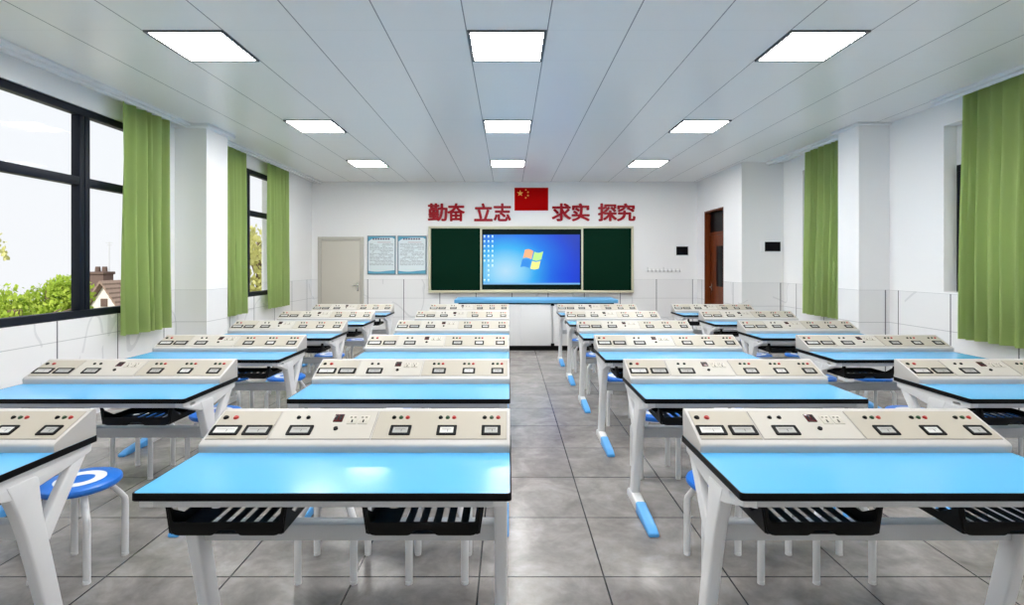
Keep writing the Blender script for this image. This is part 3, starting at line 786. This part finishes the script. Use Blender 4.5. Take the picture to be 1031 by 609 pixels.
def tree(x, y, ztop, rad, mt, label, n=3500, seed=0, sparse=False, leaf=.10, hgt=None):
    rnd = random.Random(seed)
    t = thing('tree', label, 'tree', (x, y, GZ), group='trees outside the left windows')
    h = ztop - GZ; bm = B()
    add_tube(bm, smooth_path([(0, 0, 0), (.05, .03, h * .3), (-.04, .05, h * .6), (.02, 0, h * .9)], 4), .14 if not sparse else .08, n=10)
    for k in range(12 if sparse else 7):
        a = rnd.uniform(0, 2 * PI); z0 = h * rnd.uniform(.4, .8); r = rad * rnd.uniform(.5, .95)
        add_tube(bm, smooth_path([(0, 0, z0), (r * .5 * math.cos(a), r * .5 * math.sin(a), z0 + .12 * h), (r * math.cos(a), r * math.sin(a), min(h * .90, z0 + .22 * h))], 3), .016, n=6)
    obj('trunk', bm, 'bark', t)
    bm = B(); blobs = []
    hgt = hgt or rad
    for k in range(16):
        a = rnd.uniform(0, 2 * PI); q = rnd.uniform(.1, .75)
        blobs.append((rad * q * math.cos(a), rad * q * math.sin(a), h - hgt * rnd.uniform(.45, 1.9), rad * rnd.uniform(.28, .5)))
    for k in range(n):
        bx, by, bz, br = rnd.choice(blobs)
        v = Vector((rnd.gauss(0, 1), rnd.gauss(0, 1), rnd.gauss(0, 1))).normalized() * br * (rnd.random() ** .35)
        p = Vector((bx, by, bz)) + v
        if p.z > h: p.z = h - rnd.random() * .1
        s = leaf * rnd.uniform(.6, 1.3)
        q = Vector((rnd.gauss(0, 1), rnd.gauss(0, 1), rnd.gauss(0, 1.0))).normalized().to_track_quat('Z', 'Y').to_matrix()
        bm.faces.new([bm.verts.new(p + q @ Vector(c) * s) for c in ((-.35, -.5, 0), (.35, -.5, .05), (.42, .2, 0), (0, .75, -.08), (-.42, .2, 0))])
    obj('foliage', bm, mt, t, kind='stuff')
    return t
def ox_(p, y): return (p - 512) * y / 536
tree(ox_(14, 13), 13, 1.12, 1.45, 'leaf', 'bright green leafy tree behind the left pane of the wide window', 7000, 1, leaf=.085)
tree(ox_(50, 18.5), 18.5, 1.42, 1.15, 'leaf', 'bright green leafy tree beside the house chimney', 7000, 2, leaf=.10)
tree(ox_(-24, 19), 19, 3.0, 1.0, 'leafp', 'tall pale thin tree at the left edge of the wide window', 700, 4, True, leaf=.12, hgt=1.4)
tree(ox_(261, 14), 14, 3.0, 1.25, 'leafp', 'sparse yellow green tree seen through the narrow far window', 2600, 5, True, leaf=.10, hgt=2.2)
tree(ox_(285, 19), 19, 1.2, 1.8, 'leafp', 'low yellow green tree behind the far left curtain', 2500, 6, leaf=.12)

HX, HY = ox_(105, 22), 22
t = thing('house', 'pale gabled house with brown roof and brick chimney outside the left window', 'house', (HX, HY, GZ))
ap = .82 - GZ; sl = 1.5; hwid = 3.2; ev = ap - hwid * sl
bm = B(); profile(bm, [[(-hwid + .25, 0), (hwid - .25, 0), (hwid - .25, ev), (0, ap - .12), (-hwid + .25, ev)]], 9, XZ(4.5)); bmesh.ops.recalc_face_normals(bm, faces=bm.faces[:]); obj('house_wall', bm, 'render', t)
bm = B(); n = 26
for s in (-1, 1):
    for i in range(n):   # overlapping tile courses
        a0, a1 = i / n, (i + 1) / n
        x0, x1 = s * hwid * a0, s * hwid * a1; z0, z1 = ap - sl * hwid * a0, ap - sl * hwid * a1
        vs = [bm.verts.new(p) for p in ((x0, -.25, z0 + .03), (x0, 9.2, z0 + .03), (x1, 9.2, z1 + .10), (x1, -.25, z1 + .10), (x0, -.25, z0 - .08), (x0, 9.2, z0 - .08), (x1, 9.2, z1 - .05), (x1, -.25, z1 - .05))]
        for q in ((0, 1, 2, 3), (7, 6, 5, 4), (0, 4, 5, 1), (2, 6, 7, 3), (0, 3, 7, 4), (1, 5, 6, 2)): bm.faces.new([vs[j] for j in q])
bmesh.ops.recalc_face_normals(bm, faces=bm.faces[:]); obj('roof', bm, 'roof', t)
bm = B(); cx = ox_(102, 23.2) - HX; cz = 1.42 - GZ
add_box(bm, cx - .31, cx + .31, .9, 1.5, ap - 2.6, cz - .22, .01); add_box(bm, cx - .36, cx + .36, .85, 1.55, cz - .34, cz - .22, .02)
for k in (-1, 1): add_cyl(bm, (cx + k * .15, 1.2, cz - .22), (0, 0, 1), .11, .09, .22, 14)
obj('chimney', bm, 'brick', t)
bm = B(); add_box(bm, -.14 , .14, -.03, .03, ap - 1.05, ap - .72, .01); obj('gable_vent', bm, 'brick', t)
bm = B(); cx = ox_(110, 23.4) - HX; add_tube(bm, [(cx, 1.4, ap - .6), (cx, 1.4, 2.5 - GZ)], .012, n=8); add_tube(bm, [(cx - .15, 1.4, 2.46 - GZ), (cx + .15, 1.4, 2.46 - GZ)], .009, n=8); add_tube(bm, [(cx - .1, 1.4, 2.36 - GZ), (cx + .1, 1.4, 2.36 - GZ)], .009, n=8)
obj('antenna', bm, 'hook', t)

# ------------------------------------------------------------------ light, camera
sun = bpy.data.lights.new('sun', 'SUN'); sun.energy = 3.0; sun.angle = R(2); sun.color = (1, .97, .92)
so = bpy.data.objects.new('sun', sun); C.objects.link(so); so.rotation_euler = (R(50), 0, 0); so.location = (0, -20, 20)
w = bpy.data.worlds.new('World'); S.world = w; w.use_nodes = True
nt = w.node_tree; bg = nt.nodes['Background']
tc = nt.nodes.new('ShaderNodeTexCoord'); sp = nt.nodes.new('ShaderNodeSeparateXYZ'); nt.links.new(tc.outputs['Generated'], sp.inputs[0])
rp = nt.nodes.new('ShaderNodeValToRGB'); nt.links.new(sp.outputs[2], rp.inputs[0])
rp.color_ramp.elements[0].position = 0; rp.color_ramp.elements[0].color = (.92, .94, .97, 1)
rp.color_ramp.elements[1].position = .45; rp.color_ramp.elements[1].color = (.90, .95, 1, 1)
nt.links.new(rp.outputs[0], bg.inputs[0]); bg.inputs[1].default_value = .72

cam = bpy.data.cameras.new('camera'); co = bpy.data.objects.new('camera', cam); C.objects.link(co)
co.location = (0, 0, 1.52); co.rotation_euler = (PI / 2, 0, 0)
cam.sensor_width = 36; cam.lens = 536 / 1031 * 36; cam.shift_x = 3.5 / 1031; cam.shift_y = -38.5 / 1031; cam.clip_start = .05; cam.clip_end = 500
S.camera = co
S.view_settings.view_transform = 'Standard'; S.view_settings.look = 'None'; S.view_settings.gamma = 1; S.view_settings.use_curve_mapping = False
S.view_settings.exposure = 0.5
try:
    S.cycles.use_denoising = True; S.cycles.max_bounces = 10; S.cycles.diffuse_bounces = 6; S.cycles.transparent_max_bounces = 16
except Exception: pass
